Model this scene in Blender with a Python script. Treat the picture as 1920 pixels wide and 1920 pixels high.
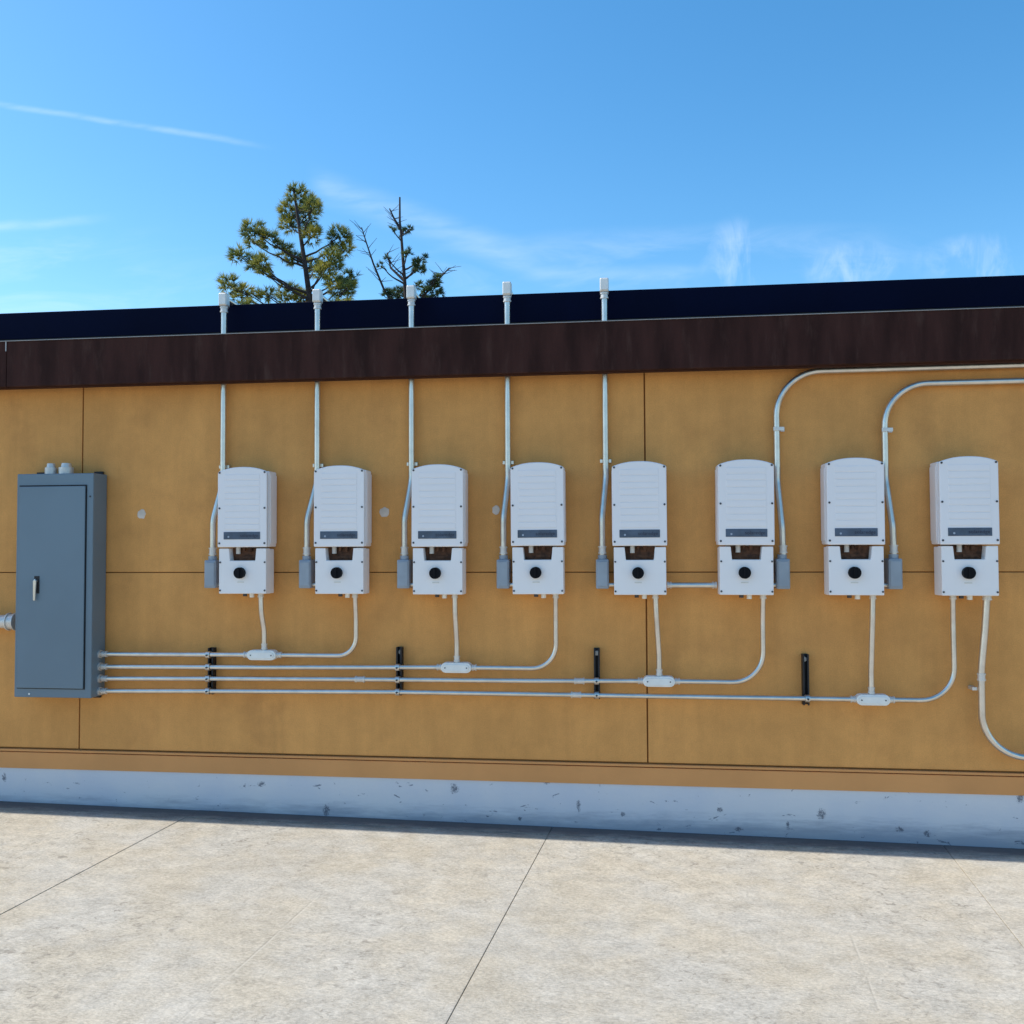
import bpy, bmesh, math, random
from mathutils import Vector, Matrix
random.seed(7)
R = math.radians
scene = bpy.context.scene
for o in list(bpy.data.objects): bpy.data.objects.remove(o)

# ------------------------------------------------------------------ camera
# X runs along the wall, +Y goes into the building (wall face at Y = 0), Z up.
# The walking surface is at about Z = 0, the photographer's eye at Z = 1.70.
F, YAW, PITCH, ROLL, DIST = 1734.3, -0.12281, 0.03504, -0.004263, 5.63
fw = Vector((math.sin(YAW)*math.cos(PITCH), math.cos(YAW)*math.cos(PITCH), math.sin(PITCH)))
r0 = Vector((math.cos(YAW), -math.sin(YAW), 0)); u0 = r0.cross(fw)
rt = math.cos(ROLL)*r0 + math.sin(ROLL)*u0
up = -math.sin(ROLL)*r0 + math.cos(ROLL)*u0
cam_d = bpy.data.cameras.new('camera'); cam = bpy.data.objects.new('camera', cam_d)
scene.collection.objects.link(cam); scene.camera = cam
cam_d.sensor_width = 36; cam_d.lens = 36*F/1920; cam_d.clip_start = .05; cam_d.clip_end = 3000
cam.matrix_world = Matrix(((rt.x, up.x, -fw.x, 0), (rt.y, up.y, -fw.y, -DIST), (rt.z, up.z, -fw.z, 1.70), (0, 0, 0, 1)))

# ------------------------------------------------------------------ sky, sun, exposure
SUN = Vector((-1.0, .033, 1.22)).normalized()        # towards the sun: high, to the left, just behind the wall plane
SKY_STRENGTH = .102
world = bpy.data.worlds.new('World'); scene.world = world; world.use_nodes = True
nt = world.node_tree; nt.nodes.clear()
def N(t, kind, **kw):
    n = t.nodes.new(kind)
    for k, v in kw.items():
        if k == 'ins':
            for kk, vv in v.items():
                if isinstance(vv, bpy.types.NodeSocket): t.links.new(vv, n.inputs[kk])
                else: n.inputs[kk].default_value = vv
        else: setattr(n, k, v)
    return n
def M_(t, op, a, b=None, c=None, clamp=False):
    n = t.nodes.new('ShaderNodeMath'); n.operation = op; n.use_clamp = clamp
    for i, v in enumerate((a, b, c)):
        if v is None: continue
        if isinstance(v, bpy.types.NodeSocket): t.links.new(v, n.inputs[i])
        else: n.inputs[i].default_value = v
    return n.outputs[0]
sky = N(nt, 'ShaderNodeTexSky', sky_type='NISHITA', sun_disc=False)
sky.sun_elevation = math.asin(SUN.z); sky.sun_rotation = math.atan2(SUN.x, SUN.y)
sky.altitude = 300; sky.air_density = 1.0; sky.dust_density = .7; sky.ozone_density = 1.6
tc = N(nt, 'ShaderNodeTexCoord'); sp = N(nt, 'ShaderNodeSeparateXYZ', ins={0: tc.outputs['Generated']})
# directions towards the north half of the sky, as slopes (east, up)
ysafe = M_(nt, 'MAXIMUM', sp.outputs[1], .02)
U = M_(nt, 'DIVIDE', sp.outputs[0], ysafe); V = M_(nt, 'DIVIDE', sp.outputs[2], ysafe)
front = M_(nt, 'MULTIPLY', M_(nt, 'SUBTRACT', sp.outputs[1], .15), 6, clamp=True)
def noise(t, vec, scale, detail=4, rough=.55, dist=0., dims='3D'):
    n = N(t, 'ShaderNodeTexNoise', noise_dimensions=dims)
    n.inputs['Scale'].default_value = scale; n.inputs['Detail'].default_value = detail
    n.inputs['Roughness'].default_value = rough; n.inputs['Distortion'].default_value = dist
    t.links.new(vec, n.inputs['Vector']); return n.outputs['Fac']
uvv = N(nt, 'ShaderNodeCombineXYZ', ins={0: U, 1: V}).outputs[0]
def ramp01(t, x, a, b): 
    n = N(t, 'ShaderNodeMapRange', interpolation_type='SMOOTHSTEP'); n.inputs[1].default_value = a; n.inputs[2].default_value = b
    t.links.new(x, n.inputs[0]); return n.outputs[0]
wob = M_(nt, 'MULTIPLY', M_(nt, 'SUBTRACT', noise(nt, uvv, 9, 3), .5), .012)
def streak(u1, v1, u2, v2, w, a, extra=0., seed=0):
    s = (v2-v1)/(u2-u1)
    off = M_(nt, 'SUBTRACT', M_(nt, 'SUBTRACT', V, M_(nt, 'MULTIPLY_ADD', U, s, v1-s*u1)), wob)
    prof = ramp01(nt, M_(nt, 'ABSOLUTE', off), w, 0)
    ends = M_(nt, 'MULTIPLY', ramp01(nt, U, u1-extra, u1+.03), ramp01(nt, U, u2+.02, u2-.08))
    patchy = ramp01(nt, noise(nt, N(nt, 'ShaderNodeMapping', ins={0: uvv, 1: (seed, 0, 0), 3: (14, 60, 1)}).outputs[0], 1, 4), .1, .75)
    return M_(nt, 'MULTIPLY', M_(nt, 'MULTIPLY', prof, ends), M_(nt, 'MULTIPLY', patchy, a))
def wisp(u, v, ru, rv, a, seed, sx=22, sy=7, rz=.35):
    du = M_(nt, 'DIVIDE', M_(nt, 'SUBTRACT', U, u), ru); dv = M_(nt, 'DIVIDE', M_(nt, 'SUBTRACT', V, v), rv)
    d2 = M_(nt, 'ADD', M_(nt, 'MULTIPLY', du, du), M_(nt, 'MULTIPLY', dv, dv))
    body = ramp01(nt, d2, 1.0, 0)
    mp = N(nt, 'ShaderNodeMapping', ins={0: uvv, 1: (seed, seed*.7, 0), 2: (0, 0, rz), 3: (sx, sy, 1)})
    tex = ramp01(nt, noise(nt, mp.outputs[0], 1, 6, .62, .6), .42, .72)
    return M_(nt, 'MULTIPLY', M_(nt, 'MULTIPLY', body, tex), a)
parts = [streak(-1.1, .60, -.405, .4575, .0060, .19, seed=3), streak(-1.2, .362, -.595, .3835, .009, .18, seed=8),
         streak(-.36, .415, -.06, .292, .028, .17, seed=5), streak(-.12, .297, .12, .291, .012, .12, seed=11),
         wisp(.12, .305, .045, .05, .24, 2.1, 26, 9, -.6), wisp(.24, .288, .06, .035, .28, 5.3, 24, 12, .5), wisp(.37, .290, .08, .035, .28, 9.2, 22, 12, -.5),
         wisp(-.75, .30, .35, .10, .16, 4.4, 5, 20, .1), wisp(.02, .30, .40, .05, .14, 7.4, 5, 22, .1)]
cl = parts[0]
for p in parts[1:]: cl = M_(nt, 'ADD', cl, p)
cl = M_(nt, 'MULTIPLY', M_(nt, 'MINIMUM', cl, .9), front)
hs = N(nt, 'ShaderNodeHueSaturation', ins={'Hue': .492, 'Saturation': 1.34, 'Value': 1.0, 'Color': sky.outputs[0]})
tint = N(nt, 'ShaderNodeMix', data_type='RGBA', ins={0: cl, 6: hs.outputs[0], 7: (5.0, 5.6, 6.6, 1)})
bg = N(nt, 'ShaderNodeBackground', ins={0: tint.outputs[2], 1: SKY_STRENGTH})
N(nt, 'ShaderNodeOutputWorld', ins={0: bg.outputs[0]})

sun_d = bpy.data.lights.new('sun', 'SUN'); sun_d.energy = 2.28; sun_d.angle = R(.53); sun_d.color = (1, .95, .85)
sun = bpy.data.objects.new('sun', sun_d); scene.collection.objects.link(sun)
sun.rotation_euler = (-SUN).to_track_quat('-Z', 'Y').to_euler(); sun.location = (-10, 4, 12)
vs = scene.view_settings; vs.view_transform = 'Standard'; vs.look = 'None'; vs.gamma = 1; vs.use_curve_mapping = False
vs.exposure = 1.13
scene.render.engine = 'CYCLES'
scene.render.resolution_x = scene.render.resolution_y = 1024
scene.cycles.max_bounces = 6; scene.cycles.diffuse_bounces = 4

# ------------------------------------------------------------------ materials
MATS = {}
def mat(name, col, rough=.6, metal=0., var=.06, vscale=3., bump=0., bscale=60., col2=None, stretch=(1, 1, 1), spec=.5, c2lo=.45, c2hi=.62, c2scale=None, fine=0., weather=0.):
    m = bpy.data.materials.new(name); m.use_nodes = True; t = m.node_tree
    b = t.nodes['Principled BSDF']; b.inputs['Roughness'].default_value = rough; b.inputs['Metallic'].default_value = metal
    b.inputs['Specular IOR Level'].default_value = spec
    g = N(t, 'ShaderNodeNewGeometry'); mp = N(t, 'ShaderNodeMapping', ins={0: g.outputs['Position'], 3: stretch})
    f = noise(t, mp.outputs[0], vscale, 5)
    lo = tuple(c*(1-var) for c in col)+(1,); hi = tuple(min(1, c*(1+var)) for c in col)+(1,)
    mx = N(t, 'ShaderNodeMix', data_type='RGBA', ins={0: ramp01(t, f, .3, .7), 6: lo, 7: hi}).outputs[2]
    if col2:
        k = ramp01(t, noise(t, mp.outputs[0], c2scale or vscale*2.3, 6, .6), c2lo, c2hi)
        mx = N(t, 'ShaderNodeMix', data_type='RGBA', ins={0: k, 6: mx, 7: tuple(col2)+(1,)}).outputs[2]
    if fine:
        k = ramp01(t, noise(t, g.outputs['Position'], bscale, 3, .7), .3, .7)
        mul = M_(t, 'MULTIPLY_ADD', k, 2*fine, 1-fine)
        mx = N(t, 'ShaderNodeMix', data_type='RGBA', blend_type='MULTIPLY', ins={0: 1.0, 6: mx, 7: N(t, 'ShaderNodeCombineColor', ins={0: mul, 1: mul, 2: mul}).outputs[0]}).outputs[2]
    if weather:
        run_ = ramp01(t, noise(t, N(t, 'ShaderNodeMapping', ins={0: g.outputs['Position'], 3: (9, 9, .9)}).outputs[0], 1, 6, .65), .3, .7)
        blot = ramp01(t, noise(t, g.outputs['Position'], 7, 6, .72), .3, .7)
        k = M_(t, 'MULTIPLY', M_(t, 'MULTIPLY_ADD', run_, 2*weather, 1-weather), M_(t, 'MULTIPLY_ADD', blot, 2.4*weather, 1-1.2*weather))
        mx = N(t, 'ShaderNodeMix', data_type='RGBA', blend_type='MULTIPLY', ins={0: 1.0, 6: mx, 7: N(t, 'ShaderNodeCombineColor', ins={0: k, 1: k, 2: k}).outputs[0]}).outputs[2]
        pit = ramp01(t, noise(t, N(t, 'ShaderNodeMapping', ins={0: g.outputs['Position'], 1: (7, 0, 3)}).outputs[0], 11, 4, .8), .70, .76)
        mx = N(t, 'ShaderNodeMix', data_type='RGBA', ins={0: M_(t, 'MULTIPLY', pit, .55), 6: mx, 7: tuple(c*.45 for c in col)+(1,)}).outputs[2]
    t.links.new(mx, b.inputs['Base Color'])
    if bump:
        bp = N(t, 'ShaderNodeBump', ins={'Strength': bump, 'Distance': .004, 'Height': noise(t, g.outputs['Position'], bscale, 4, .65)})
        t.links.new(bp.outputs[0], b.inputs['Normal'])
    MATS[name] = m; return m
OCHRE = mat('ochre_stucco', (.69, .325, .100), .9, weather=.045, var=.07, vscale=1.3, bump=.35, bscale=140, fine=.07, col2=(.60, .278, .088), c2lo=.5, c2hi=.75, c2scale=2.4, spec=.2)
OCHRE_TRIM = mat('ochre_trim', (.68, .31, .11), .8, var=.06, vscale=2.0, bump=.2, bscale=110, spec=.25)
JOINT = mat('joint_sealant', (.30, .13, .04), .95, spec=.1)
BROWN = mat('brown_board', (.040, .0155, .0125), .75, var=.35, vscale=2.4, bump=.25, bscale=90, col2=(.066, .033, .026), c2lo=.5, c2hi=.8, stretch=(3, 3, .6), spec=.12)
BROWN_UNDER = mat('brown_soffit', (.045, .016, .012), .8, spec=.2)
NAVY = mat('navy_panel', (.001, .003, .018), .6, var=.15, vscale=2, spec=.06)
NAVY_FRAME = mat('black_frame', (.008, .009, .014), .5)
DRIP = mat('drip_metal', (.42, .38, .36), .45, .3)
WHITE = mat('white_enamel', (.86, .81, .80), .42, var=.012, vscale=4, spec=.5)
WHITE2 = mat('white_cover', (.87, .82, .80), .45, var=.015, vscale=6)
GREYP = mat('grey_enamel', (.14, .20, .248), .38, var=.05, vscale=2.2, bump=.04, bscale=40)
GREYB = mat('grey_box', (.30, .34, .39), .45, .25, var=.08, vscale=9)
GALV = mat('galvanised_steel', (.68, .635, .575), .31, .90, var=.08, vscale=14, bump=.05, bscale=120)
GALVD = mat('cast_fitting', (.68, .645, .60), .45, .45, var=.06, vscale=20)
CASTW = mat('white_fitting', (.80, .79, .75), .45, .05, var=.04, vscale=20)
BLACK = mat('black_strut', (.013, .013, .016), .55, .2, var=.2, vscale=20)
KNOB = mat('black_plastic', (.004, .004, .006), .6, spec=.15)
SCREEN = mat('display_strip', (.060, .090, .14), .3, var=.22, vscale=14)
INK = mat('logo_ink', (.015, .02, .05), .4)
DOTI = mat('logo_light', (.35, .40, .48), .4)
DARKIN = mat('dark_interior', (.10, .040, .018), .8, var=.5, vscale=30)
PEG = mat('pale_connector', (.62, .56, .50), .5)
SCREW = mat('dark_screw', (.06, .06, .07), .4, .5)
PATCH = mat('patch_compound', (.66, .56, .47), .9, var=.1, vscale=20, bump=.3, bscale=60)
BARK = mat('pine_bark', (.052, .037, .032), .9, var=.35, vscale=12, bump=.5, bscale=30)
FELT = mat('roof_felt', (.06, .06, .065), .9)

def concrete():
    m = bpy.data.materials.new('pavement_concrete'); m.use_nodes = True; t = m.node_tree
    b = t.nodes['Principled BSDF']; b.inputs['Roughness'].default_value = .88; b.inputs['Specular IOR Level'].default_value = .25
    P = N(t, 'ShaderNodeNewGeometry').outputs['Position']
    big = ramp01(t, noise(t, P, .7, 5, .6), .32, .68)
    warm = ramp01(t, noise(t, P, 2.1, 5, .6), .35, .65)
    c = N(t, 'ShaderNodeMix', data_type='RGBA', ins={0: warm, 6: (.462, .408, .322, 1), 7: (.472, .438, .378, 1)}).outputs[2]
    # broom texture: streaks along the wall direction, worn off in places
    ms = N(t, 'ShaderNodeMapping', ins={0: P, 2: (0, 0, .05), 3: (22, 34, 1)}).outputs[0]
    broom = ramp01(t, noise(t, ms, 1, 5, .7), .28, .72)
    mid = ramp01(t, noise(t, N(t, 'ShaderNodeMapping', ins={0: P, 3: (7, 9, 1)}).outputs[0], 1, 6, .7), .3, .7)
    grain = ramp01(t, noise(t, N(t, 'ShaderNodeMapping', ins={0: P, 3: (60, 105, 60)}).outputs[0], 1, 4, .75), .3, .7)
    flake = ramp01(t, noise(t, N(t, 'ShaderNodeMapping', ins={0: P, 1: (3, 1, 0), 2: (0, 0, .12), 3: (34, 42, 26)}).outputs[0], 1, 5, .8, .5), .57, .68)
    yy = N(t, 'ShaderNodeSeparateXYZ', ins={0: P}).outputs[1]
    grime_shade = ramp01(t, M_(t, 'ADD', yy, M_(t, 'MULTIPLY', noise(t, N(t, 'ShaderNodeMapping', ins={0: P, 3: (4, 14, 1)}).outputs[0], 1, 5, .7), .22)), -.17, .04)  # wall-foot grime; its colour also deepens the shadow strip there
    fac = M_(t, 'ADD', M_(t, 'MULTIPLY_ADD', broom, .12, .78), M_(t, 'ADD', M_(t, 'MULTIPLY', grain, .40), M_(t, 'MULTIPLY_ADD', mid, .24, -.16)))
    fac = M_(t, 'MULTIPLY', fac, M_(t, 'MULTIPLY_ADD', big, .10, .93))
    c = N(t, 'ShaderNodeMix', data_type='RGBA', blend_type='MULTIPLY', ins={0: 1., 6: c, 7: N(t, 'ShaderNodeCombineColor', ins={0: fac, 1: fac, 2: fac}).outputs[0]}).outputs[2]
    # scuffs and small dark specks
    sc = ramp01(t, noise(t, N(t, 'ShaderNodeMapping', ins={0: P, 2: (0, 0, .5), 3: (19, 22, 1)}).outputs[0], 1, 7, .72, .9), .53, .66)
    area = ramp01(t, noise(t, P, 1.1, 3), .38, .60)
    k = M_(t, 'MULTIPLY', M_(t, 'MULTIPLY', sc, area), .62)
    c = N(t, 'ShaderNodeMix', data_type='RGBA', ins={0: k, 6: c, 7: (.17, .15, .125, 1)}).outputs[2]
    c = N(t, 'ShaderNodeMix', data_type='RGBA', ins={0: M_(t, 'MULTIPLY', flake, .45), 6: c, 7: (.20, .185, .155, 1)}).outputs[2]
    c = N(t, 'ShaderNodeMix', data_type='RGBA', ins={0: M_(t, 'MULTIPLY', grime_shade, .9), 6: c, 7: (.09, .078, .08, 1)}).outputs[2]
    # two shallow trowelled score lines, half worn away
    q_ = N(t, 'ShaderNodeSeparateXYZ', ins={0: P}); sx_ = M_(t, 'SUBTRACT', q_.outputs[0], M_(t, 'MULTIPLY', q_.outputs[1], .083))
    worn = M_(t, 'MULTIPLY', ramp01(t, noise(t, P, 1.7, 5, .7), .42, .62), ramp01(t, q_.outputs[1], -.9, -1.6))
    for s0 in (-1.38, 1.08):
        off = M_(t, 'ADD', M_(t, 'SUBTRACT', sx_, s0), M_(t, 'MULTIPLY_ADD', noise(t, P, 3, 3), .012, -.006))
        for o_, col_, a_ in ((0., (.60, .55, .46, 1), .45), (.008, (.20, .18, .15, 1), .35)):
            ln_ = ramp01(t, M_(t, 'ABSOLUTE', M_(t, 'ADD', off, o_)), .007, .001)
            c = N(t, 'ShaderNodeMix', data_type='RGBA', ins={0: M_(t, 'MULTIPLY', M_(t, 'MULTIPLY', ln_, worn), a_), 6: c, 7: col_}).outputs[2]
    t.links.new(c, b.inputs['Base Color'])
    h = M_(t, 'ADD', M_(t, 'MULTIPLY', broom, .6), M_(t, 'MULTIPLY', grain, .3))
    t.links.new(N(t, 'ShaderNodeBump', ins={'Strength': .55, 'Distance': .004, 'Height': h}).outputs[0], b.inputs['Normal'])
    return m
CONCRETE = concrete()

def foundation_mat():
    m = bpy.data.materials.new('painted_foundation'); m.use_nodes = True; t = m.node_tree
    b = t.nodes['Principled BSDF']; b.inputs['Roughness'].default_value = .7
    P = N(t, 'ShaderNodeNewGeometry').outputs['Position']
    z = N(t, 'ShaderNodeSeparateXYZ', ins={0: P}).outputs[2]
    f = ramp01(t, noise(t, P, 1.6, 5), .3, .7)
    c = N(t, 'ShaderNodeMix', data_type='RGBA', ins={0: f, 6: (.58, .60, .66, 1), 7: (.68, .67, .68, 1)}).outputs[2]
    ms = N(t, 'ShaderNodeMapping', ins={0: P, 3: (3.0, 1, 24)}).outputs[0]
    # splash dirt along the foot, fading out raggedly
    hgt = ramp01(t, M_(t, 'ADD', z, M_(t, 'MULTIPLY_ADD', noise(t, ms, 1, 5, .7), -.20, .08)), .10, -.03)
    c = N(t, 'ShaderNodeMix', data_type='RGBA', ins={0: M_(t, 'MULTIPLY', hgt, .55), 6: c, 7: (.10, .13, .19, 1)}).outputs[2]
    sp_ = ramp01(t, noise(t, N(t, 'ShaderNodeMapping', ins={0: P, 3: (9, 1, 17)}).outputs[0], 1, 6, .75, .7), .632, .66)
    c = N(t, 'ShaderNodeMix', data_type='RGBA', ins={0: M_(t, 'MULTIPLY', sp_, .75), 6: c, 7: (.07, .09, .13, 1)}).outputs[2]
    # chips and scuffs where things have knocked the paint
    q_ = N(t, 'ShaderNodeSeparateXYZ', ins={0: P}); edge = M_(t, 'MULTIPLY_ADD', noise(t, P, 60, 6, .85), 7.5, -3.6)
    rr_ = random.Random(4); tot = None
    for (x_, z_) in [(-0.034, 0.084), (0.535, 0.129), (0.923, 0.049), (1.115, 0.119), (1.551, 0.048), (1.701, 0.028), (-0.654, 0.039), (-0.298, 0.129), (-1.057, 0.21), (-2.289, 0.202), (-4.035, 0.2), (-1.866, 0.049), (0.642, 0.018), (2.209, 0.244), (-0.491, 0.264)]:
        rx, rz_ = rr_.uniform(.010, .030), rr_.uniform(.012, .040)
        dx = M_(t, 'DIVIDE', M_(t, 'SUBTRACT', q_.outputs[0], x_), rx); dz = M_(t, 'DIVIDE', M_(t, 'SUBTRACT', q_.outputs[2], z_), rz_)
        k = ramp01(t, M_(t, 'ADD', M_(t, 'ADD', M_(t, 'MULTIPLY', dx, dx), M_(t, 'MULTIPLY', dz, dz)), edge), 1.2, .1)
        tot = k if tot is None else M_(t, 'MAXIMUM', tot, k)
    c = N(t, 'ShaderNodeMix', data_type='RGBA', ins={0: M_(t, 'MULTIPLY', tot, .8), 6: c, 7: (.06, .07, .10, 1)}).outputs[2]
    t.links.new(c, b.inputs['Base Color'])
    t.links.new(N(t, 'ShaderNodeBump', ins={'Strength': .3, 'Distance': .004, 'Height': noise(t, P, 45, 4)}).outputs[0], b.inputs['Normal'])
    return m
FOUND = foundation_mat()

def foliage(name, a, b_, tr=.38):
    m = bpy.data.materials.new(name); m.use_nodes = True; t = m.node_tree
    b = t.nodes['Principled BSDF']; b.inputs['Roughness'].default_value = .6; b.inputs['Specular IOR Level'].default_value = .25
    P = N(t, 'ShaderNodeNewGeometry').outputs['Position']
    f = ramp01(t, noise(t, P, 3.2, 3), .35, .65)
    c = N(t, 'ShaderNodeMix', data_type='RGBA', ins={0: f, 6: a+(1,), 7: b_+(1,)}).outputs[2]
    t.links.new(c, b.inputs['Base Color'])
    tl = N(t, 'ShaderNodeBsdfTranslucent', ins={0: c}); mx = N(t, 'ShaderNodeMixShader', ins={0: tr, 1: b.outputs[0], 2: tl.outputs[0]})
    t.links.new(mx.outputs[0], t.nodes['Material Output'].inputs[0])
    return m
NEEDLE = foliage('pine_needles', (.12, .17, .06), (.42, .38, .07))
NEEDLE2 = foliage('dull_needles', (.06, .11, .06), (.15, .18, .05))

# ------------------------------------------------------------------ mesh helpers
COL = scene.collection
class MB:
    def __init__(s): s.v = []; s.f = []; s.sm = []
    def add(s, vs, fs, smooth=False):
        k = len(s.v); s.v += [tuple(v) for v in vs]; s.f += [tuple(i+k for i in f) for f in fs]; s.sm += [smooth]*len(fs); return s
    def box(s, x0, x1, y0, y1, z0, z1):
        return s.add([(x0,y0,z0),(x1,y0,z0),(x1,y1,z0),(x0,y1,z0),(x0,y0,z1),(x1,y0,z1),(x1,y1,z1),(x0,y1,z1)],
                     [(0,3,2,1),(4,5,6,7),(0,1,5,4),(1,2,6,5),(2,3,7,6),(3,0,4,7)])
    def prism(s, poly, y0, y1, smooth=False):     # poly in (x, z), counter-clockwise seen from the camera (-Y)
        n = len(poly); vs = [(x, y0, z) for x, z in poly]+[(x, y1, z) for x, z in poly]
        fs = [tuple(range(n)), tuple(range(2*n-1, n-1, -1))]+[(i, i+n, (i+1) % n+n, (i+1) % n) for i in range(n)]
        return s.add(vs, fs, smooth)
    def cyl(s, a, b, r, n=16, r2=None, caps=True):
        a = Vector(a); b = Vector(b); d = (b-a).normalized(); r2 = r if r2 is None else r2
        q = d.orthogonal().normalized(); w = d.cross(q)
        vs = []
        for P, rr in ((a, r), (b, r2)):
            vs += [P+rr*(math.cos(2*math.pi*i/n)*q+math.sin(2*math.pi*i/n)*w) for i in range(n)]
        k = len(s.v)
        s.add(vs, [(i, (i+1) % n, (i+1) % n+n, i+n) for i in range(n)], True)
        if caps:
            s.add(vs, [tuple(range(n-1, -1, -1)), tuple(range(n, 2*n))])
        return s
    def tube(s, pts, r, n=12, radii=None):
        P = [Vector(p) for p in pts]; q = None; vs = []; m = len(P)
        for i, p in enumerate(P):
            d = ((P[i]-P[i-1]).normalized() if i else Vector())+((P[i+1]-P[i]).normalized() if i < m-1 else Vector()); d.normalize()
            q = (q - d*q.dot(d)).normalized() if q else d.orthogonal().normalized()
            w = d.cross(q); rr = radii[i] if radii else r
            vs += [p+rr*(math.cos(2*math.pi*j/n)*q+math.sin(2*math.pi*j/n)*w) for j in range(n)]
        fs = [(i*n+j, i*n+(j+1) % n, (i+1)*n+(j+1) % n, (i+1)*n+j) for i in range(m-1) for j in range(n)]
        s.add(vs, fs, True); s.add(vs[:n], [tuple(range(n-1, -1, -1))]); s.add(vs[-n:], [tuple(range(n))])
        return s
    def mesh(s, name, m):
        me = bpy.data.meshes.new(name); me.from_pydata(s.v, [], s.f)
        me.polygons.foreach_set('use_smooth', s.sm); me.update()
        if m: me.materials.append(m)
        return me
def obj(name, mb, m, parent=None, bevel=0., seg=2, loc=None, **tags):
    me = mb if isinstance(mb, bpy.types.Mesh) else mb.mesh(name, m)
    o = bpy.data.objects.new(name, me); COL.objects.link(o)
    if parent: o.parent = parent
    if loc: o.location = loc
    if bevel:
        b = o.modifiers.new('bevel', 'BEVEL'); b.width = bevel; b.segments = seg; b.limit_method = 'ANGLE'; b.angle_limit = R(40)
        b.harden_normals = False
    for k, v in tags.items(): o[k] = v
    return o
def thing(name, label, category, loc=(0, 0, 0), group=None):
    o = bpy.data.objects.new(name, None); COL.objects.link(o); o.location = loc; o.empty_display_size = .1
    o['label'] = label; o['category'] = category
    if group: o['group'] = group
    return o
def copy_tree(o, parent=None):
    c = o.copy(); COL.objects.link(c); c.parent = parent
    for ch in o.children: copy_tree(ch, c)
    return c
def bend(pts, rad, seg=9):                          # round the corners of a run of pipe
    P = [Vector(p) for p in pts]; out = [P[0]]
    if not isinstance(rad, (list, tuple)): rad = [rad]*len(P)
    for i in range(1, len(P)-1):
        a = (P[i-1]-P[i]); b = (P[i+1]-P[i]); la, lb = a.length, b.length; a.normalize(); b.normalize()
        th = a.angle(b); 
        if math.pi-th < .01: out.append(P[i]); continue
        t = min(rad[i]/math.tan(th/2), la*.49, lb*.49); p0 = P[i]+a*t; p1 = P[i]+b*t; r = t*math.tan(th/2)
        c = P[i]+(a+b).normalized()*(r/math.sin(th/2)); v0 = p0-c; v1 = p1-c; ang = v0.angle(v1); ax = v0.cross(v1).normalized()
        for k in range(seg+1): out.append(c+Matrix.Rotation(ang*k/seg, 3, ax) @ v0)
    out.append(P[-1]); return out
ground_z = lambda x: -.0133*(x+.5)                  # the paving falls gently to the right

# ------------------------------------------------------------------ ground and paving
b = MB(); S = 900
b.add([(-S, -S, -.12-.0), (S, -S, -.12), (S, S, -.12), (-S, S, -.12)], [(0, 1, 2, 3)])
obj('ground', b, mat('earth', (.20, .17, .13), .95, var=.3, vscale=.4), kind='structure')
pave = obj('pavement', MB().add([(x, y, ground_z(x)-.0065) for x, y in ((-13, -16), (13, -16), (13, -.02), (-13, -.02))], [(0, 1, 2, 3)]),
           mat('slab_bedding', (.22, .18, .13), .95), kind='structure')
SK = .083
joints = [-.455+2.24*k for k in range(-5, 6)]
rows = [(-.155, -.006), (-4.3, -.163), (-8.6, -4.308), (-15.9, -8.608)]
for (y0, y1) in rows:
    for i in range(len(joints)-1):
        g = .0018
        P = [(joints[i]+g+SK*y0, y0), (joints[i+1]-g+SK*y0, y0), (joints[i+1]-g+SK*y1, y1), (joints[i]+g+SK*y1, y1)]
        dz = random.uniform(-.0012, .0012)
        top = [(x, y, ground_z(x)+dz) for x, y in P]; bot = [(x, y, ground_z(x)-.03) for x, y in P]
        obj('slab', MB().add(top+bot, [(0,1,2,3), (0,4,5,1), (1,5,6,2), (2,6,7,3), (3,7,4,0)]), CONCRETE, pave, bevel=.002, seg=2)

# ------------------------------------------------------------------ building
bld = thing('building', 'low ochre panelled building wall with brown fascia and pale blue painted base', 'building', (0, 0, 0))
wall = obj('wall', MB().box(-14, 12, .014, .25, .2, 3.0), JOINT, bld)
VJ = [-3.517-3.634*2, -3.517-3.634, -3.517, .116, .116+3.634, .116+2*3.634]; VJ = [-13.9]+VJ+[11.9]
for z0, z1 in ((.395, 1.527), (1.533, 2.96)):
    for i in range(len(VJ)-1):
        obj('wall_panel', MB().box(VJ[i]+.0045, VJ[i+1]-.0045, 0, .014, z0, z1), OCHRE, wall, bevel=.002, seg=2)
# cover batten of the horizontal joint is the sealant itself; flashing strip and skirt under the panels
obj('flashing', MB().prism([(-14, .372), (12, .372), (12, .386), (-14, .386)], -.016, .013), OCHRE_TRIM, bld, bevel=.002)
obj('skirt_board', MB().box(-14, 12, -.010, .013, .262, .366), OCHRE_TRIM, bld, bevel=.003)
obj('foundation', MB().add([(-14, -.001, .262), (12, -.001, .262), (12, -.001, -.25), (-14, -.001, -.05), (-14, .25, .262), (12, .25, .262)], [(0, 3, 2, 1), (0, 1, 5, 4)]), FOUND, bld)
for x, z, s in ((-3.103, 1.906, .030), (-1.497, 1.906, .032), (-.794, 1.912, .026)):
    n = 12; rr = [s*random.uniform(.8, 1.12) for _ in range(n)]
    obj('patch', MB().prism([(x+rr[k]*math.cos(2*math.pi*k/n), z+rr[k]*1.05*math.sin(2*math.pi*k/n)) for k in range(n)], -.0025, .001), PATCH, wall, bevel=.001)
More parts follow.
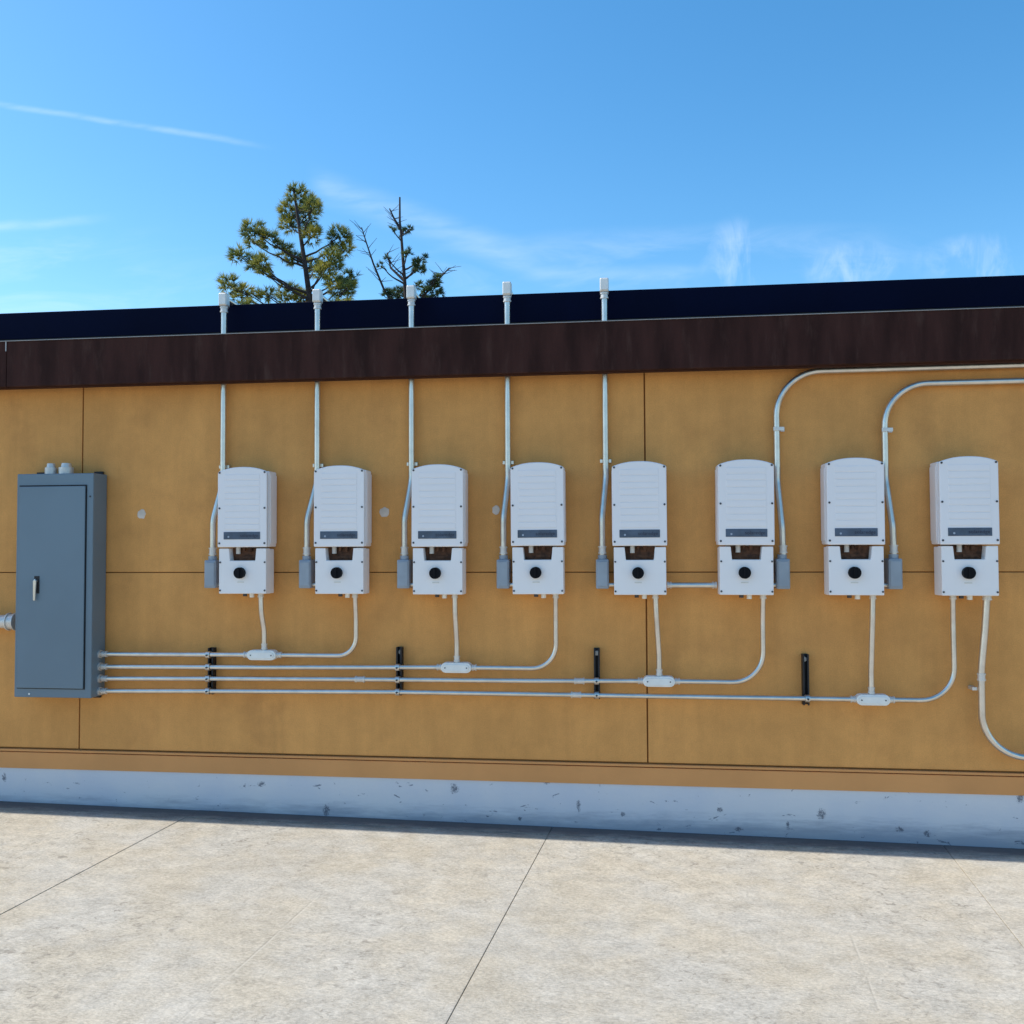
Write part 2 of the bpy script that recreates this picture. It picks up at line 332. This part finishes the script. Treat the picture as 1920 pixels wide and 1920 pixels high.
# eave: two brown fascia boards, soffit, drip edge and the gutter box behind them
FY = -.165
for x0, x1 in ((-14, -3.946), (-3.943, 12)):
    fb = obj('fascia_board', MB().box(x0, x1, FY, FY+.035, 2.725, 3.018), BROWN, bld, bevel=.004)
obj('eave_light_stop', MB().box(-14, 12, FY+.031, .0805, 3.014, 3.022), NAVY_FRAME, bld)  # unseen sheet added to keep sun from falling through the open eave
obj('seam_light_stop', MB().box(-4.15, -3.74, FY+.0355, FY+.045, 2.745, 3.015), BROWN, bld)  # hidden backing added so no sun leaks through the fascia seam
obj('soffit', MB().box(-14, 12, FY+.036, -.075, 2.722, 2.742), BROWN_UNDER, bld)
obj('drip_edge', MB().box(-14, 12, FY-.006, FY+.03, 3.0185, 3.0215), DRIP, bld)
obj('joint_cover', MB().box(-3.952, -3.945, FY-.003, FY-.0005, 2.955, 3.018), DRIP, bld)
# low-pitched roof with the dark navy edge band standing above the fascia
obj('roof', MB().add([(-14, .05, 3.06), (12, .05, 3.06), (12, 9, 3.22), (-14, 9, 3.22), (-14, .05, 2.9), (12, .05, 2.9), (12, 9, 0), (-14, 9, 0)], [(0, 1, 2, 3), (4, 5, 1, 0), (3, 2, 6, 7)]), FELT, bld)
obj('side_wall', MB().box(-14.1, -14, .0, 9, -.1, 3.1), OCHRE, bld); obj('side_wall', MB().box(12, 12.1, .0, 9, -.3, 3.1), OCHRE, bld)
obj('roof_edge_band', MB().box(-14, 12, .075, .11, 3.09, 3.268), NAVY, bld, bevel=.003)
obj('edge_rail', MB().box(-14, 12, .081, .13, 2.95, 3.10), NAVY_FRAME, bld)

# ------------------------------------------------------------------ inverters
def arch(w, z0, z1, rise, n=14, r=.014):
    p = [(-w, z0), (w, z0), (w, z1-rise-r)]
    p += [(w-.25*r, z1-rise-.3*r)]
    for k in range(n+1):
        t = 1-2*k/n; p.append(((w-r)*t, z1-rise*abs(t)**2.3))
    p += [(-w+.25*r, z1-rise-.3*r), (-w, z1-rise-r)]
    return p
def logo_mesh():
    cu = bpy.data.curves.new('lettering', 'FONT'); cu.body = 'solaredge'; cu.size = .030; cu.extrude = .0006; cu.align_x = 'LEFT'; cu.resolution_u = 2
    o = bpy.data.objects.new('tmp', cu); COL.objects.link(o); bpy.context.view_layer.update()
    me = bpy.data.meshes.new_from_object(o.evaluated_get(bpy.context.evaluated_depsgraph_get())); bpy.data.objects.remove(o)
    me.materials.clear(); me.materials.append(INK)
    me.transform(Matrix.Rotation(R(90), 4, 'X')); return me
LOGO = logo_mesh()
def make_inverter(x):
    # origin on the wall at the foot of the unit; z 0 .. .785
    t = thing('inverter', '', 'inverter', (x, 0, 1.402), 'white inverters in a row on the ochre wall')
    obj('mounting_plate', MB().box(-.10, .10, -.018, -.001, .10, .74), GALVD, t)
    hs_ = MB().prism([(-.157, .289), (.157, .289), (.157, .758), (-.157, .758)], -.145, -.022)
    hb = obj('heat_sink', hs_, WHITE, t, bevel=.008)
    for s in (-1, 1):
        obj('cooling_fin', MB().box(s*.1585-.002, s*.1585+.002, -.128, -.028, .31, .735), WHITE, hb, bevel=.001, seg=1)
    cov = obj('front_cover', MB().prism(arch(.158, .288, .783, .024), -.188, -.168), WHITE, t, bevel=.006, seg=3)
    obj('gasket', MB().prism(arch(.143, .300, .766, .022), -.168, -.144), BLACK, t)
    for k in range(9):
        z = .395+.0385*k
        obj('rib', MB().box(-.112, .112, -.1902, -.1872, z, z+.0325), WHITE, cov, bevel=.0015, seg=1)
    d = obj('display', MB().box(-.117, .117, -.1915, -.187, .336, .382), SCREEN, t, bevel=.002)
    lg = obj('lettering', LOGO, INK, d, loc=(-.010, -.1922, .350))
    obj('logo_mark', MB().cyl((-.085, -.1925, .352), (-.085, -.190, .352), .006, 10), DOTI, d)
    # lower switch unit with the cut-out for the connectors
    w = .151; zt = .280; c0, c1, cz = -.088, .088, .205
    body = MB().prism([(-w, 0), (w, 0), (w, zt-.004), (-w, zt-.004)], -.118, -.045)
    obj('wall_bracket', MB().box(-.09, .09, -.046, -.001, .04, .22), GALVD, t)
    obj('switch_box', body, WHITE2, t, bevel=.005)
    lo = MB(); front = [(-w, .002), (w, .002), (w, zt), (c1, zt), (c1-.007, cz), (c0+.007, cz), (c0, zt), (-w, zt)]
    n = len(front)
    vs_ = [(a, -.178, z) for a, z in front]+[(a, -.117, z) for a, z in front]
    lo.add(vs_, [(0, 1, 4, 5), (1, 2, 3, 4), (0, 5, 6, 7)]+[(i, i+n, (i+1) % n+n, (i+1) % n) for i in range(n)])
    sc = obj('switch_cover', lo, WHITE2, t, bevel=.004, seg=2)
    cav = obj('connector_bay', MB().box(c0+.001, c1-.001, -.1215, -.1185, cz-.004, zt+.004), DARKIN, t)
    obj('connector', MB().cyl((-.043, -.140, zt-.004-.03), (-.043, -.140, zt+.012), .014, 12), PEG, cav)
    obj('connector', MB().cyl((-.008, -.132, zt-.018), (-.008, -.132, zt+.012), .009, 10), DARKIN, cav)
    obj('connector', MB().cyl((.030, -.132, zt-.022), (.030, -.132, zt+.012), .011, 10), DARKIN, cav)
    obj('cable_bar', MB().box(-.02, .07, -.128, -.122, .218, .234), DARKIN, cav, bevel=.002)
    k = obj('switch_knob', MB().cyl((-.012, -.205, .130), (-.012, -.176, .130), .034, 28), KNOB, t, bevel=.004)
    obj('knob_grip', MB().box(-.018, -.006, -.212, -.204, .102, .158), KNOB, k, bevel=.002)
    obj('warning_print', MB().box(-.032, .010, -.1792, -.1775, .070, .077), GALVD, t)
    for sx in (-1, 1):
        for z in (.312, .528, .748): obj('screw', MB().cyl((sx*.145, -.1915, z), (sx*.145, -.186, z), .0062, 10), SCREW, t)
        for z in (.022, .195): obj('screw', MB().cyl((sx*.143, -.1815, z), (sx*.143, -.176, z), .0058, 10), SCREW, t)
    obj('cable_gland', MB().cyl((-.02, -.09, -.018), (-.02, -.09, .002), .013, 12), SCREW, t)
    obj('cable_gland', MB().cyl((.025, -.09, -.025), (.025, -.09, .002), .015, 12), CASTW, t)
    return t
IX = [-2.345, -1.731, -1.124, -.520, .078, .684, 1.292, 1.905]
IL = ['leftmost white inverter, nearest the tall grey cabinet',
      'white inverter second from the grey cabinet, its drooping conduit curving left below it',
      'white inverter third from the left, right of the round pale wall patch',
      'white inverter fourth from the left, a pale wall patch peeking out left of its conduit',
      'white inverter on the vertical panel joint, with a short horizontal pipe leaving its right side',
      'white inverter sixth from the left, with a grey box and bent riser on its right',
      'white inverter second from the right, its riser bending right below the eave',
      'rightmost white inverter, with two conduits leaving its underside and no grey box']
inv0 = make_inverter(IX[0]); INV = [inv0]
for x in IX[1:]:
    c = copy_tree(inv0); c.location = (x, 0, 1.402); INV.append(c)
jit = random.Random(3)
for o, l in zip(INV, IL):
    o['label'] = l; o.rotation_euler = (0, R(jit.uniform(-.25, .25)), 0); o.location.z += jit.uniform(-.002, .002)

# ------------------------------------------------------------------ grey conduit boxes beside the inverters and their risers
def make_box(x, side):
    t = thing('junction_box', '', 'junction box', (x, -.035, 1.435), 'small grey conduit boxes beside the inverters')
    obj('box_body', MB().box(-.038, .038, -.085, .035, 0, .175), GREYB, t, bevel=.007)
    obj('box_cover', MB().box(-.031, .031, -.0905, -.084, .014, .163), GREYB, t, bevel=.004)
    hub = MB().cyl((0, -.045, .174), (0, -.045, .20), .027, 14); obj('hub', hub, GREYB, t)
    return t
boxes = [(-2.583, 1), (-1.970, 1), (-1.350, 1), (-.738, 1), (-.143, 1), (.900, -1), (1.523, -1)]
BL = ['grey conduit box beside the leftmost inverter', 'grey conduit box left of the second inverter from the cabinet',
      'grey conduit box left of the third inverter from the cabinet', 'grey conduit box left of the fourth inverter from the cabinet',
      'grey conduit box left of the inverter on the vertical wall joint', 'grey conduit box on the right of the sixth inverter',
      'grey conduit box on the right of the second inverter from the right']
b0 = make_box(*boxes[0]); BX = []
for i, (x, s) in enumerate(boxes):
    t = b0 if i == 0 else copy_tree(b0); t.location = (x, -.035, 1.435); t['label'] = BL[i]; BX.append(t)
for (x, s), iv, t in zip(boxes, IX, BX):
    edge = iv-.15*s
    lo_, hi_ = sorted((x+s*.036, edge))
    obj('nipple', MB().cyl((lo_-x, -.04, .022), (hi_-x, -.04, .022), .013, 12), GALV, t)
PR = .0185
def coupling(parent, p, d, r=PR, l=.045, m=GALVD, name='coupling'):
    p = Vector(p); d = Vector(d).normalized()
    o = obj(name, MB().cyl(p-d*l/2, p+d*l/2, r*1.16, 16).cyl(p-d*l/2-d*.003, p-d*l/2+d*.006, r*1.34, 16).cyl(p+d*l/2-d*.006, p+d*l/2+d*.003, r*1.34, 16), m, parent)
    return o
RX = [(-2.537, -2.583), (-1.919, -1.970), (-1.315, -1.350), (-.714, -.738), (-.120, -.143)]
RL = ['straight riser pipe with elbow fitting, nearest the grey cabinet', 'second straight riser pipe from the left, in front of the pine',
      'third straight riser pipe from the left, under the sparse tree', 'fourth straight riser pipe from the left, open sky behind its fitting',
      'rightmost of the five riser pipes passing up behind the fascia']
YB = -.080
for i, ((xt, xb), l) in enumerate(zip(RX, RL)):
    t = thing('conduit_riser', l, 'conduit', (xb, 0, 1.635), 'riser pipes passing up behind the fascia')
    q = lambda p: (p[0]-xb, p[1], p[2]-1.635)
    zt = 3.225
    obj('pipe', MB().tube(bend([q((xb, YB, 1.63)), q((xb, YB, 1.86)), q((xt, -.040, 2.10)), q((xt, -.040, zt))], .30), PR, 14), GALV, t)
    coupling(t, q((xb, YB, 1.665)), (0, 0, 1), l=.04, name='connector')
    obj('strap', MB().box(xt-xb-.034, xt-xb+.034, -.026, -.002, 2.19-1.635, 2.212-1.635), GALV, t, bevel=.002)
    # elbow fitting above the eave: body, cover plate, gland towards the roof
    f = obj('elbow_fitting', MB().box(xt-xb-.027, xt-xb+.027, -.068, -.012, zt-1.635, zt-1.635+.085), GALVD, t, bevel=.008)
    obj('fitting_cover', MB().box(xt-xb-.023, xt-xb+.023, -.074, -.067, zt-1.635+.008, zt-1.635+.078), CASTW, f, bevel=.003)
    obj('pipe_end', MB().cyl((xt-xb, -.012, zt-1.635+.055), (xt-xb, .42, zt-1.635+.055), PR, 14), GALV, f)
    coupling(t, q((xt, -.040, zt-.02)), (0, 0, 1), l=.03, name='connector')
# the two risers that bend to the right under the eave
def long_riser(label, xb, xt, zbend, rad, zend, cz, loc_i):
    t = thing('conduit_riser', label, 'conduit', (xb, 0, 1.635), 'risers bending right under the eave')
    q = lambda p: (p[0]-xb, p[1], p[2]-1.635)
    obj('pipe', MB().tube(bend([q((xb, YB, 1.63)), q((xb-.004, YB, 1.80)), q((xt, -.040, 2.07)), q((xt, -.040, zbend)), q((6.5, -.040, zbend+zend))], [0, .3, .3, rad, 0], 14), PR, 14), GALV, t)
    coupling(t, q((xb, YB, 1.665)), (0, 0, 1), l=.04, name='connector')
    obj('strap', MB().box(xt-xb-.022, xt-xb+.040, -.064, -.058, cz-1.635, cz-1.635+.022).box(xt-xb+.020, xt-xb+.050, -.012, -.002, cz-1.635, cz-1.635+.022).box(xt-xb+.020, xt-xb+.024, -.060, -.004, cz-1.635, cz-1.635+.022), GALVD, t, bevel=.001)
    coupling(t, q((3.1, -.040, zbend+zend*(3.1-xt)/(6.5-xt))), (1, 0, 0), l=.05)
long_riser('tall riser from the sixth inverter, running right directly under the fascia', .907, .886, 2.712, .262, .02, 2.362, 5)
long_riser('riser from the seventh inverter, running right as the lower of two eave pipes', 1.525, 1.498, 2.624, .245, .01, 2.345, 6)
# short link between the fifth and sixth inverter
t = thing('conduit_link', 'short horizontal pipe joining the inverter on the wall joint to its right neighbour', 'conduit', (.378, -.08, 1.456))
obj('pipe', MB().tube([(-.137, 0, 0), (.143, 0, 0)], .017, 14), GALV, t)
coupling(t, (-.128, 0, 0), (1, 0, 0), .015, .02, name='connector'); coupling(t, (.134, 0, 0), (1, 0, 0), .015, .02, name='connector')

# ------------------------------------------------------------------ lower conduit runs
HR = .0148; CY = -.078
def run(label, pts_left, body_x, z, end_x, rad, drop, coups):
    t = thing('conduit_run', label, 'conduit', (pts_left[0][0], CY, pts_left[0][1]), 'conduit runs from the cabinet to the inverters')
    ox, oz = pts_left[0]; q = lambda x, z_, y=CY: (x-ox, y-CY, z_-oz)
    bx0, bx1 = body_x-.082, body_x+.082
    obj('pipe', MB().tube([q(*p) for p in pts_left]+[q(bx0+.01, z)], HR, 14), GALV, t)
    iz = 1.404
    xe, xt = end_x
    obj('pipe', MB().tube(bend([q(bx1-.01, z), q(xe, z+.001), q(xe+(xt-xe)*.2, 1.25), q(xt, iz, -.095)], [0, rad, .2, 0], 12), HR, 14), GALV, t)
    coupling(t, q(xt, iz-.012, -.095), (0, 0, 1), HR, .022, name='connector')
    # capsule-shaped conduit body with raised cover
    cap = []
    hw, hh = .094, .031
    for a in range(9): 
        an = -math.pi/2+math.pi*a/8; cap.append((hw-hh+hh*math.cos(an), hh*math.sin(an)))
    for a in range(9):
        an = math.pi/2+math.pi*a/8; cap.append((-hw+hh+hh*math.cos(an), hh*math.sin(an)))
    bo = [(body_x-ox+x, z-oz+zz) for x, zz in cap]
    cb = obj('conduit_body', MB().prism(bo, -.030, .030), CASTW, t, bevel=.005)
    bo2 = [(body_x-ox+x*.86, z-oz+zz*.66) for x, zz in cap]
    obj('body_cover', MB().prism(bo2, -.034, -.029), CASTW, cb, bevel=.002)
    for s in (-1, 1): obj('screw', MB().cyl((body_x-ox+s*.066, -.0365, z-oz), (body_x-ox+s*.066, -.033, z-oz), .004, 8), SCREW, cb)
    coupling(t, q(bx0-.026, z), (1, 0, 0), HR, .022, name='connector'); coupling(t, q(bx1+.026, z), (1, 0, 0), HR, .022, name='connector')
    # offset drop from the inverter above
    xd, xb = drop
    obj('drop_pipe', MB().tube(bend([q(xb, z+.02), q(xb, z+.15), q(xd+(xb-xd)*.25, iz-.12, -.098), q(xd, iz, -.098)], .35), HR*1.08, 14), GALV, t)
    coupling(t, q(xb, z+.052), (0, 0, 1), HR, .03, name='connector'); coupling(t, q(xd, iz-.012, -.098), (0, 0, 1), HR, .022, name='connector')
    x0 = pts_left[0][0]
    coupling(t, q(x0+.035, pts_left[0][1]), (1, 0, 0), HR, .028, name='connector')
    for cx_, cz_ in coups: coupling(t, q(cx_, cz_), (1, 0, 0), HR, .055)
    return t
X0 = -3.335
run('topmost and shortest conduit run leaving the cabinet, ending under the second inverter', [(X0, 1.014), (-3.0, 1.015)], -2.252, 1.020, (-1.655, -1.657), .185, (-2.259, -2.243), [])
run('second conduit run from the top, ending under the fourth inverter', [(X0, .934), (-2.2, .943)], -1.027, .957, (-.424, -.422), .19, (-1.034, -1.026), [])
run('third conduit run from the top, ending under the sixth inverter', [(X0, .859), (-2.6, .868), (-1.629, .877), (-.6, .882)], .183, .891, (.785, .787), .19, (.167, .186), [(-1.629, .877), (-.285, .885)])
run('lowest and longest conduit run, ending under the rightmost inverter', [(X0, .780), (-2.6, .790), (-1.387, .803), (.2, .802)], 1.392, .803, (1.843, 1.838), .235, (1.400, 1.388), [(-.305, .803)])
t = thing('conduit_run', 'thick conduit dropping from the rightmost inverter and curving off right', 'conduit', (2.018, 0, 1.404))
q = lambda x, y, z: (x-2.018, y, z-1.404)
obj('pipe', MB().tube(bend([q(2.020, -.10, 1.404), q(2.008, -.095, 1.22), q(1.986, -.085, .98), q(1.984, -.080, .50), q(4.8, -.080, .42)], [0, .8, .8, .30, 0], 16), .0195, 14), GALV, t)
coupling(t, q(2.020, -.10, 1.39), (0, 0, 1), .0195, .025, name='connector')
obj('strap', MB().box(1.940-2.018, 1.966-2.018, -.075, -.002, .862-1.404, .880-1.404), GALVD, t, bevel=.001)
coupling(t, q(1.986, -.085, .94), (0, 0, 1), .0175, .035)

# ------------------------------------------------------------------ black strut brackets with clamps
def strut(x, z0, z1, zs, label):
    t = thing('strut_bracket', label, 'bracket', (x, 0, z0), 'black strut brackets under the conduits')
    w = .0175; prof = MB().box(-w, w, -.006, -.001, 0, z1-z0).box(-w, -w+.004, -.046, -.006, 0, z1-z0).box(w-.004, w, -.046, -.006, 0, z1-z0)
    prof.box(-w, -.008, -.050, -.046, 0, z1-z0).box(.008, w, -.050, -.046, 0, z1-z0)
    obj('channel', prof, BLACK, t)
    obj('bolt', MB().cyl((0, -.018, z1-z0-.032), (0, -.006, z1-z0-.032), .011, 6).cyl((0, -.008, z1-z0-.032), (0, -.005, z1-z0-.032), .015, 14), GALVD, t)
    for z in zs:
        cz = z-z0; ring = MB()
        pts = [(.0, CY+(HR+.004)*math.cos(a), cz+(HR+.004)*math.sin(a)) for a in [R(-150+300*k/12)+math.pi for k in range(13)]]
        vs_ = []; 
        for p in pts:
            d = (p[1]-CY, p[2]-cz); L = math.hypot(*d); e = (d[0]/L*.003, d[1]/L*.003)
            vs_ += [(-.013, p[1], p[2]), (.013, p[1], p[2]), (.013, p[1]+e[0], p[2]+e[1]), (-.013, p[1]+e[0], p[2]+e[1])]
        fs = [(4*k+j, 4*k+(j+1) % 4, 4*k+4+(j+1) % 4, 4*k+4+j) for k in range(12) for j in range(4)]
        ring.add(vs_, fs); cl_ = obj('clamp', ring, GALV, t)
        obj('clamp_screw', MB().cyl((0, CY-HR-.016, cz), (0, CY-HR-.003, cz), .006, 8), SCREW, cl_)
    return t
strut(-2.608, .765, 1.055, (1.0165, .940, .868, .790), 'black strut bracket nearest the cabinet, clamping four conduits')
strut(-1.393, .778, 1.070, (.952, .878, .803), 'black strut bracket clamping three conduits, its top end bare')
strut(-.182, .775, 1.075, (.886, .803), 'black strut bracket clamping two conduits, near the pipe couplings')
strut(1.031, .758, 1.052, (.8025,), 'rightmost black strut bracket, clamping only the lowest conduit')

# ------------------------------------------------------------------ grey electrical cabinet
cx0, cx1, cz0, cz1 = -3.855, -3.335, .748, 2.162
cab = thing('electrical_cabinet', 'tall grey steel electrical cabinet mounted at the left of the wall', 'electrical cabinet', ((cx0+cx1)/2, 0, cz0))
W = (cx1-cx0)/2; HH = cz1-cz0
body = MB()
body.prism([(-W, 0), (W, 0), (W, HH), (-W, HH)], -.170, -.014)
cb = obj('cabinet_body', body, GREYP, cab, bevel=.006, seg=3)
dx0, dx1 = -3.829-(cx0+cx1)/2, -3.383-(cx0+cx1)/2; dz0, dz1 = .808-cz0, 2.080-cz0
obj('door_gap', MB().box(dx0-.007, dx1+.007, -.1715, -.1695, dz0-.006, dz1+.009), BLACK, cab)
door = obj('door', MB().box(dx0, dx1, -.184, -.1725, dz0, dz1), GREYP, cab, bevel=.004, seg=3)
hx = -3.702-(cx0+cx1)/2
obj('handle_recess', MB().box(hx-.016, hx+.020, -.1858, -.1835, .655, .765), BLACK, door, bevel=.001)
obj('handle', MB().prism([(hx-.010, .612), (hx+.004, .610), (hx+.010, .735), (hx+.002, .750), (hx-.012, .735)], -.206, -.194).cyl((hx, -.20, .735), (hx, -.184, .735), .010, 12), GALV, door, bevel=.004)
obj('screw', MB().cyl((W-.020, -.1735, HH-.148), (W-.020, -.169, HH-.148), .006, 10), SCREW, cab)
obj('screw', MB().cyl((-W+.105, -.1735, .022), (-W+.105, -.169, .022), .006, 10), CASTW, cab)
for sx in (-1, 1):
    for z in (-.022, HH+.001): obj('mounting_foot', MB().box(sx*.20-.03, sx*.20+.03, -.018, -.002, z, z+.021), BLACK, cab, bevel=.002)
obj('rear_spacer', MB().box(-W+.01, W-.01, -.014, -.002, .01, HH-.01), GREYP, cab)
for hx_, r_ in ((-.085, .033), (.020, .040)):
    h = obj('hub', MB().cyl((hx_, -.085, HH-.004), (hx_, -.085, HH+.045), r_*1.12, 18).cyl((hx_, -.085, HH+.038), (hx_, -.085, HH+.072), r_*.86, 18, r_*.7), GALVD, cab)
for z in (1.014, .934, .859, .780):
    obj('locknut', MB().cyl((W, CY, z-cz0), (W+.010, CY, z-cz0), .028, 6), GALVD, cab)

# fat conduit entering the cabinet from the left edge of the picture
t = thing('large_conduit', 'thick pale horizontal conduit entering the cabinet from the left', 'conduit', (-4.6, -.08, 1.216))
obj('pipe', MB().tube([(-2.5, 0, 0), (.68, 0, 0)], .043, 24), GALVD, t)
coupling(t, (.665, 0, 0), (1, 0, 0), .043, .05, name='connector')
coupling(t, (-.6, 0, 0), (1, 0, 0), .043, .10)

# ------------------------------------------------------------------ trees behind the building
def needles(mb, c, r, n, ln, rnd, flat=.75):
    c = Vector(c)
    for _ in range(n):
        while True:
            p = Vector((rnd.uniform(-1, 1), rnd.uniform(-1, 1), rnd.uniform(-1, 1)))
            if p.length < 1: break
        tip = c+Vector((p.x*r, p.y*r, p.z*r*flat))
        main = (Vector((p.x, p.y, p.z+.55))).normalized()
        for _k in range(17):
            d = (main+Vector((rnd.uniform(-.9, .9), rnd.uniform(-.9, .9), rnd.uniform(-.8, .8)))).normalized()
            L = ln*rnd.uniform(.7, 1.15); w = d.orthogonal().normalized(); w.rotate(Matrix.Rotation(rnd.uniform(0, 6.28), 3, d)); w *= .0085
            mb.add([tip-w, tip+w, tip+d*L], [(0, 1, 2)])
def limb(mb, a, b, r0_, r1_, rnd, sag=.06, n=6):
    a = Vector(a); b = Vector(b); pts = []; L = (b-a).length
    for k in range(n+1):
        t_ = k/n; p = a.lerp(b, t_); p.z -= sag*L*math.sin(math.pi*t_)
        if 0 < k < n: p += Vector((rnd.uniform(-1, 1), rnd.uniform(-1, 1), rnd.uniform(-1, 1)))*L*.018
        pts.append(p)
    mb.tube(pts, 0, 6, radii=[r0_+(r1_-r0_)*k/n for k in range(n+1)]); return pts
def tree(name, label, trunk_pts, r_base, clumps, nd, ln, m, seed, bare=(), low=()):
    rnd = random.Random(seed); base = Vector(trunk_pts[0])
    t = thing(name, label, 'tree', base)
    n = len(trunk_pts); tp = [Vector(p)-base for p in trunk_pts]
    dense = bend(tp, .8, 4)
    rad = [r_base*(1-.86*min(1, p.z/tp[-1].z)) for p in dense]
    obj('trunk', MB().tube(dense, 0, 10, radii=rad), BARK, t)
    def trunk_at(z):
        for a, b_ in zip(tp, tp[1:]):
            if a.z <= z <= b_.z: return a.lerp(b_, (z-a.z)/(b_.z-a.z))
        return tp[-1]
    crown = MB()
    for (x, y, z, r) in list(clumps)+list(low):
        c = Vector((x, y, z))-base; out = (Vector((c.x, c.y, 0))-Vector((trunk_at(c.z).x, trunk_at(c.z).y, 0))).length
        s = trunk_at(max(.3, c.z-.12-out*.42)); br = MB()
        limb(br, s, c, .016+.010*out, .007, rnd, .05)
        for _ in range(4):
            e = c+Vector((rnd.uniform(-r, r), rnd.uniform(-r, r), rnd.uniform(-.3*r, r)))*.8
            limb(br, c.lerp(s, .25), e, .008, .003, rnd, .0, 3)
        obj('branch', br, BARK, t)
        needles(crown, c, r, int(nd*(r/.2)**2), ln, rnd, .85)
    for pts in bare:
        br = MB(); pts = [Vector(p)-base for p in pts]
        br.tube(pts, 0, 6, radii=[.026*(1-k/len(pts))+.005 for k in range(len(pts))])
        for k in range(1, len(pts)):
            for _ in range(7):
                p = pts[k-1].lerp(pts[k], rnd.random()); s_ = rnd.choice((-1, 1))
                e = p+Vector((s_*rnd.uniform(.08, .26), rnd.uniform(-.2, .2), rnd.uniform(.02, .24)))
                limb(br, p, e, .007, .003, rnd, .0, 3)
        obj('branch', br, BARK, t)
    obj('crown', crown, m, t)
    return t
rt_ = random.Random(5)
C1 = [(-6.55, 8.78, .19), (-6.3, 8.62, .17), (-6.74, 8.52, .2), (-6.49, 8.45, .18), (-6.74, 8.21, .18), (-6.38, 8.17, .14), (-5.99, 8.24, .15), (-6.17, 7.88, .17), (-5.9, 7.75, .12),
      (-5.66, 7.89, .2), (-5.6, 7.71, .14), (-7.21, 7.87, .21), (-7.4, 7.79, .12), (-6.95, 7.74, .18), (-6.76, 7.6, .17), (-6.56, 7.44, .14), (-7.47, 7.36, .16), (-7.22, 7.24, .16),
      (-7.06, 7.07, .12), (-6.79, 6.82, .25), (-6.49, 6.75, .15), (-5.64, 7.23, .21), (-5.48, 7.10, .13), (-5.82, 7.07, .16), (-5.60, 6.80, .24), (-5.30, 6.70, .11), (-7.67, 6.79, .18),
      (-7.89, 6.83, .12), (-7.44, 6.7, .14), (-7.0, 6.64, .15)]
C1 = [(x, 12+rt_.uniform(-.55, .55), z, r*1.06) for x, z, r in C1]
C1 += [(-6.45, 12.9, 7.5, .2), (-6.9, 11.2, 7.1, .16), (-6.0, 12.9, 7.2, .18)]
low = [(-6.2+1.5*math.cos(a), 12+1.5*math.sin(a), z, .28) for z in (4.2, 5.2, 6.0) for a in [R(72*k+z*40) for k in range(5)]]
tree('pine_tree', 'bushy green pine rising behind the roof, its left side sunlit', [(-6.12, 12, 0), (-6.14, 12, 3.5), (-6.2, 12, 6.5), (-6.31, 12, 7.26), (-6.43, 12, 8.01), (-6.56, 12, 8.86)], .16, C1, 44, .150, NEEDLE, 11, low=low)
C2 = [(-4.65, 8.33, .09), (-4.49, 8.36, .06), (-4.74, 8.22, .06), (-4.72, 6.97, .2), (-4.88, 6.91, .12), (-4.26, 7.47, .13), (-4.42, 7.7, .09), (-4.17, 7.75, .06), (-3.95, 7.08, .17), (-4.12, 6.80, .15), (-4.30, 7.15, .10), (-4.18, 7.50, .12), (-3.80, 6.85, .10),
      (-3.78, 7.14, .08), (-4.97, 7.44, .06), (-4.82, 7.58, .05), (-4.0, 6.9, .1)]
C2 = [(x, 13+rt_.uniform(-.35, .35), z, r) for x, z, r in C2]
low2 = [(-4.5+1.0*math.cos(a), 13+1.0*math.sin(a), z, .22) for z in (5.0, 6.0) for a in [R(90*k+z*30) for k in range(4)]]
tree('bare_topped_tree', 'sparse half-bare conifer behind the roof, right of the pine', [(-4.45, 13, 0), (-4.5, 13, 6.8), (-4.55, 13, 7.48), (-4.60, 13, 8.16), (-4.63, 13, 8.44), (-4.63, 13, 8.95)], .12, C2, 75, .10, NEEDLE2, 23,
     bare=[[(-4.52, 13, 6.3), (-4.94, 12.9, 6.99), (-5.14, 12.8, 7.51), (-5.29, 12.8, 7.96), (-5.39, 12.8, 8.28)], [(-4.55, 13, 7.2), (-4.85, 13.1, 7.5), (-4.95, 13.2, 7.85)],
           [(-4.5, 13, 6.4), (-4.0, 13, 7.0), (-3.75, 13.1, 7.3), (-3.6, 13.1, 7.45)], [(-4.63, 13, 8.3), (-4.75, 13, 8.5), (-4.85, 13, 8.72)]], low=low2)
